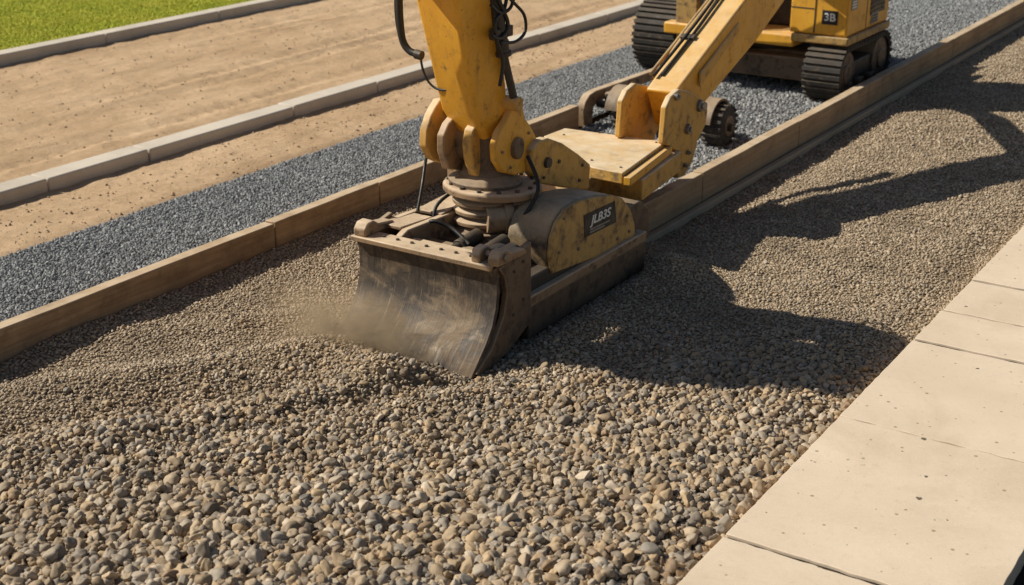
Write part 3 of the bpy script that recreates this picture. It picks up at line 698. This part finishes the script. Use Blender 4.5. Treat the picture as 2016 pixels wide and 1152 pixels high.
for pts, r_, mt in (([(-5.81, 11.3, 1.24), (-5.83, 11.9, 1.52), (-5.82, 12.5, 1.8), (-5.83, 13.4, 2.2)], .022, 'yellow_grimy'), ([(-5.80, 11.2, 1.3), (-5.88, 11.9, 1.5), (-5.87, 12.5, 1.78), (-5.89, 13.4, 2.1)], .018, 'yellow_grimy'),
                    ([(-5.74, 11.15, 1.3), (-5.72, 11.5, 1.47), (-5.71, 12.0, 1.70), (-5.72, 12.6, 1.98), (-5.71, 13.3, 2.3)], .015, 'black'), ([(-5.68, 11.2, 1.3), (-5.67, 11.6, 1.5), (-5.66, 12.1, 1.745), (-5.66, 13.3, 2.3)], .013, 'black')):
    mb = MB(); mb.tube(pts, r_); mb.build('boom_pipe' if mt != 'black' else 'boom_hose', mt, boom, 0)
for y in (11.75, 12.6):
    zt = 1.2+(y-11.02)*.478; mb = MB(); mb.box((-5.77, y-.03, zt-.01), (-5.63, y+.03, zt+.035), Matrix.Rotation(R(25), 3, 'X')); mb.build('hose_clamp', 'dark_steel', boom, .004)
mb = MB(); mb.cyl((-5.95, 11.3, .85), (-5.95, 12.9, 1.55), .055); mb.build('boom_cylinder', 'dark_steel', ex, .006)
def track(x0, x1, y0, y1, h, name='track'):
    r = h/2; ya = y0+r; yb = y1-r
    def loopp(r_, n=18):
        out = []
        for k in range(n+1): a = R(90+180*k/n); out.append((ya+r_*math.cos(a), r+r_*math.sin(a)))
        for k in range(n+1): a = R(-90+180*k/n); out.append((yb+r_*math.cos(a), r+r_*math.sin(a)))
        return out
    mb = MB(); o = loopp(r-.03); i_ = loopp(r-.075)
    n = len(o); V = mb.bm.verts.new
    A = [V((x0, y, z)) for y, z in o]; B = [V((x1, y, z)) for y, z in o]; C = [V((x0, y, z)) for y, z in i_]; D = [V((x1, y, z)) for y, z in i_]
    for k in range(n):
        j = (k+1) % n
        mb.face([A[k], A[j], B[j], B[k]]); mb.face([C[k], D[k], D[j], C[j]]); mb.face([A[k], C[k], C[j], A[j]]); mb.face([B[k], B[j], D[j], D[k]])
    per = 2*(yb-ya)+2*math.pi*(r-.03); m_ = int(per/.085)
    for k in range(m_):
        s_ = per*k/m_
        if s_ < yb-ya: y, z, an = ya+s_, 0.03, -90
        elif s_ < yb-ya+math.pi*(r-.03): t = (s_-(yb-ya))/(r-.03); an = -90+math.degrees(t); y = yb+(r-.03)*math.cos(R(an)); z = r+(r-.03)*math.sin(R(an))
        elif s_ < 2*(yb-ya)+math.pi*(r-.03): y = yb-(s_-(yb-ya)-math.pi*(r-.03)); z = h-.03; an = 90
        else: t = (s_-2*(yb-ya)-math.pi*(r-.03))/(r-.03); an = 90+math.degrees(t); y = ya+(r-.03)*math.cos(R(an)); z = r+(r-.03)*math.sin(R(an))
        rot = Matrix.Rotation(R(an-90), 3, 'X')
        c = Vector(((x0+x1)/2, y, z)); hw = (x1-x0)/2+.01
        mb.box(c-Vector((hw, .024, .016)), c+Vector((hw, .024, .034)), rot)
    tk = mb.build(name, 'rubber', ex, 0)
    mb = MB(); mb.box((x0+.06, ya, r-.12), (x1-.06, yb, r+.1)); mb.build('track_frame', 'dark_steel', tk, .02)
    for y, nm in ((ya, 'idler_wheel'), (yb, 'sprocket')):
        mb = MB(); mb.cyl((x0+.04, y, r), (x1-.03, y, r), r-.085, None, 32); mb.cyl((x0+.02, y, r), (x1-.0, y, r), (r-.085)*.45, None, 20); mb.build(nm, 'brown_steel', tk, .01)
    for k in range(3):
        y = ya+(yb-ya)*(k+.5)/3
        mb = MB(); mb.cyl((x0+.04, y, .15), (x1-.02, y, .15), .075, None, 20); mb.build('road_roller', 'brown_steel', tk, .006)
track(-8.82, -8.2, 16.45, 18.9, .98)
track(-6.21, -5.74, 16.05, 18.0, .72)
mb = MB(); mb.box((-8.2, 16.75, .14), (-6.2, 17.9, .5)); mb.box((-7.4, 16.5, .18), (-6.25, 16.78, .47)); mb.build('carbody', 'brown_steel', ex, .03)
mb = MB(); mb.lathe((-7.2, 17.3, 0), [(.55, .48), (.58, .5), (.58, .6), (.5, .63)], 40); mb.build('slew_ring', 'dark_steel', ex, .008)
mb = MB(); mb.box((-8.3, 16.35, .63), (-6.47, 18.6, .78)); mb.build('deck', 'yellow', ex, .025, 3)
mb = MB(); mb.box((-6.5, 16.25, .84), (-5.75, 17.75, 1.95)); bd = mb.build('engine_housing', 'yellow', ex, .03, 3)
mb = MB(); mb.box((-6.46, 16.22, .735), (-5.72, 17.78, .835)); mb.build('body_skirt', 'yellow_grimy', ex, .02, 3)
for lo, hi in (((-6.18, 16.244, .86), (-6.165, 16.25, 1.9)), ((-5.752, 16.9, .86), (-5.746, 16.915, 1.9)), ((-6.49, 16.2445, 1.15), (-6.19, 16.25, 1.162))):
    mb = MB(); mb.box(lo, hi); mb.build('panel_seam', 'dark_steel', bd, 0)
mb = MB(); mb.box((-5.75, 17.03, 1.0), (-5.745, 17.57, 1.35))
for k in range(6): mb.box((-5.747, 17.05, 1.02+k*.055), (-5.735, 17.55, 1.045+k*.055))
mb.build('vent_grille', 'dark_steel', bd, 0)
p = hy(1634, 35, 16.245)
mb = MB(); mb.box((p.x-.1, 16.240, p.z-.085), (p.x+.1, 16.247, p.z+.085)); d2 = mb.build('decal', 'decal_black', ex, 0)
text_part('lettering', '3B', .13, (p.x, 16.238, p.z), (1, 0, 0), (0, 0, 1), 'decal_white', d2, 0, 1.1)
for px, py, a_, b_ in ((1683, 8, .1, .07), (1722, 34, .13, .07)):
    p = hx(px, py, -5.744); mb = MB(); mb.box((-5.748, p.y-a_, p.z-b_), (-5.742, p.y+a_, p.z+b_)); d3 = mb.build('decal', 'decal_grey', ex, 0)
    for k in range(3):
        mb = MB(); mb.box((-5.743, p.y-a_*.8, p.z-b_*.7+k*b_*.5), (-5.739, p.y+a_*.7, p.z-b_*.45+k*b_*.5)); mb.build('decal_marking', 'decal_white' if px < 1700 else 'decal_black', d3, 0)
mb = MB(); mb.box((-8.35, 17.0, .79), (-7.75, 18.5, 2.5)); mb.build('cab', 'dark_steel', ex, .04)
for y in (16.95, 18.5):
    mb = MB(); mb.box((-7.78, y-.04, .79), (-7.70, y+.04, 2.52)); mb.build('cab_post', 'yellow', ex, .01)
mb = MB(); mb.box((-7.2, 16.9, .79), (-6.52, 18.3, 1.6)); mb.build('hydraulic_bay', 'dark_steel', ex, .03)
for x in (-7.76, -7.32):
    c = [(16.2, .45), (16.2, .75), (16.5, 1.2), (16.8, 1.45), (17.1, 1.5), (17.3, 1.2), (17.3, .6), (16.7, .45)]
    mb = MB(); mb.prism([(x, y, z) for y, z in c], (.07, 0, 0)); mb.build('boom_foot_plate', 'yellow_grimy', ex, .015)
mb = MB(); mb.cyl((-7.85, 16.95, 1.32), (-7.15, 16.95, 1.32), .06); mb.build('boom_foot_pin', 'chrome', ex, .005)
mb = MB(); mb.cyl((-7.5, 16.3, .6), (-7.1, 15.9, 1.5), .06); mb.cyl((-7.1, 15.9, 1.5), (-6.95, 15.75, 2.1), .035); mb.build('lift_cylinder', 'dark_steel', ex, .006)
for k in range(4):
    mb = MB(); mb.tube([(-7.7+.1*k, 16.5, .8), (-7.68+.1*k, 16.3, 1.05+.05*k), (-7.62+.1*k, 16.5, 1.5), (-7.5+.05*k, 16.8, 1.9)], .02); mb.build('boom_foot_hose', 'black', ex, 0)
mb = MB(); mb.box((-8.15, 16.4, .76), (-7.85, 16.5, 1.35)); mb.box((-8.12, 16.38, .25), (-7.95, 16.46, .78)); mb.build('front_guard', 'yellow_grimy', ex, .01)

# ------------------------------------------------------------------ wheeled carriage
wc = thing('wheel_carriage', (-7.0, 13.7, 0), 'low rusty carriage with small dark lugged wheels between the board rows under the boom', 'carriage')
c = [(13.55, .0), (13.52, .2), (13.56, .3), (13.66, .37), (13.8, .39), (16.0, .36), (16.0, .0), (15.8, .0), (15.8, .25), (13.85, .25), (13.75, .2), (13.72, .0)]
mb = MB(); mb.prism([(-7.95, y, z) for y, z in c], (.1, 0, 0)); mb.build('side_beam', 'tan_steel', wc, .012, 3)
mb = MB(); mb.cyl((-7.85, 13.85, .23), (-6.02, 13.65, .23), .045); mb.build('axle', 'dark_steel', wc, .005)
for x in (-6.33, -7.45):
    mb = MB(); prof_ = [(.12, 0), (.19, .0), (.215, .02), (.22, .12), (.215, .22), (.19, .24), (.12, .24)]
    n = 36; mb.loft([[Vector((x+z, 13.68+r_*math.cos(2*math.pi*i/n), .24+r_*math.sin(2*math.pi*i/n))) for i in range(n)] for r_, z in prof_])
    for k in range(18):
        an = 2*math.pi*k/18; c_ = Vector((x+.12, 13.68+.222*math.cos(an), .24+.222*math.sin(an)))
        mb.box(c_-Vector((.122, .018, .018)), c_+Vector((.122, .018, .018)), Matrix.Rotation(an, 3, 'X'))
    wh = mb.build('wheel', 'rubber', wc, .004)
    mb = MB(); mb.cyl((x+.2, 13.68, .24), (x+.255, 13.68, .24), .13, .11); mb.cyl((x+.25, 13.68, .24), (x+.28, 13.68, .24), .045, .04, 6); mb.build('hub', 'brown_steel', wh, .005)
    fo = [(13.68+.29*math.cos(R(a_)), .24+.29*math.sin(R(a_))) for a_ in range(-20, 171, 10)]
    fi = [(13.68+.262*math.cos(R(a_)), .24+.262*math.sin(R(a_))) for a_ in range(170, -21, -10)]
    mb = MB(); mb.prism([(x-.06, y, z) for y, z in fo+fi], (.2, 0, 0)); mb.build('wheel_bracket', 'brown_steel', wc, .003)
mb = MB(); mb.box((-7.8, 13.9, .18), (-6.42, 14.08, .36)); mb.build('carriage_frame', 'brown_steel', wc, .02)

# ------------------------------------------------------------------ dust
s = NT('dust_volume'); t = s.t; t.nodes.remove(s.b)
o = s.obj()
ln = s.n('ShaderNodeVectorMath', operation='LENGTH'); s.l(o, ln.inputs[0])
fall = s.rng(ln.outputs['Value'], 1, .05)
nn_ = s.rng(s.noise(s.mapping(o, (1.5, 1, 1)), 1.9, 7, .68, 1.0), .38, .62)
dn = s.math('MULTIPLY', s.math('MULTIPLY', fall, fall), nn_)
dn = s.math('MULTIPLY', dn, 15)
pv = s.n('ShaderNodeVolumePrincipled'); pv.inputs['Color'].default_value = (1, .74, .46, 1); s.l(dn, pv.inputs['Density'])
s.l(pv.outputs[0], s.out.inputs['Volume']); M['dust'] = s.m
me = bpy.data.meshes.new('dust_cloud'); b_ = bmesh.new(); bmesh.ops.create_icosphere(b_, subdivisions=3, radius=1); b_.to_mesh(me); b_.free(); me.materials.append(M['dust'])
du = bpy.data.objects.new('dust_cloud', me); COL.objects.link(du); du.location = (-6.03, 7.0, .18); du.scale = (.92, .42, .38)
tag(du, 'pale dust drifting up in front of the lower left of the blade', 'dust', None, 'stuff')
print('counts', len(peb), len(fine), len(cr), len(gr))
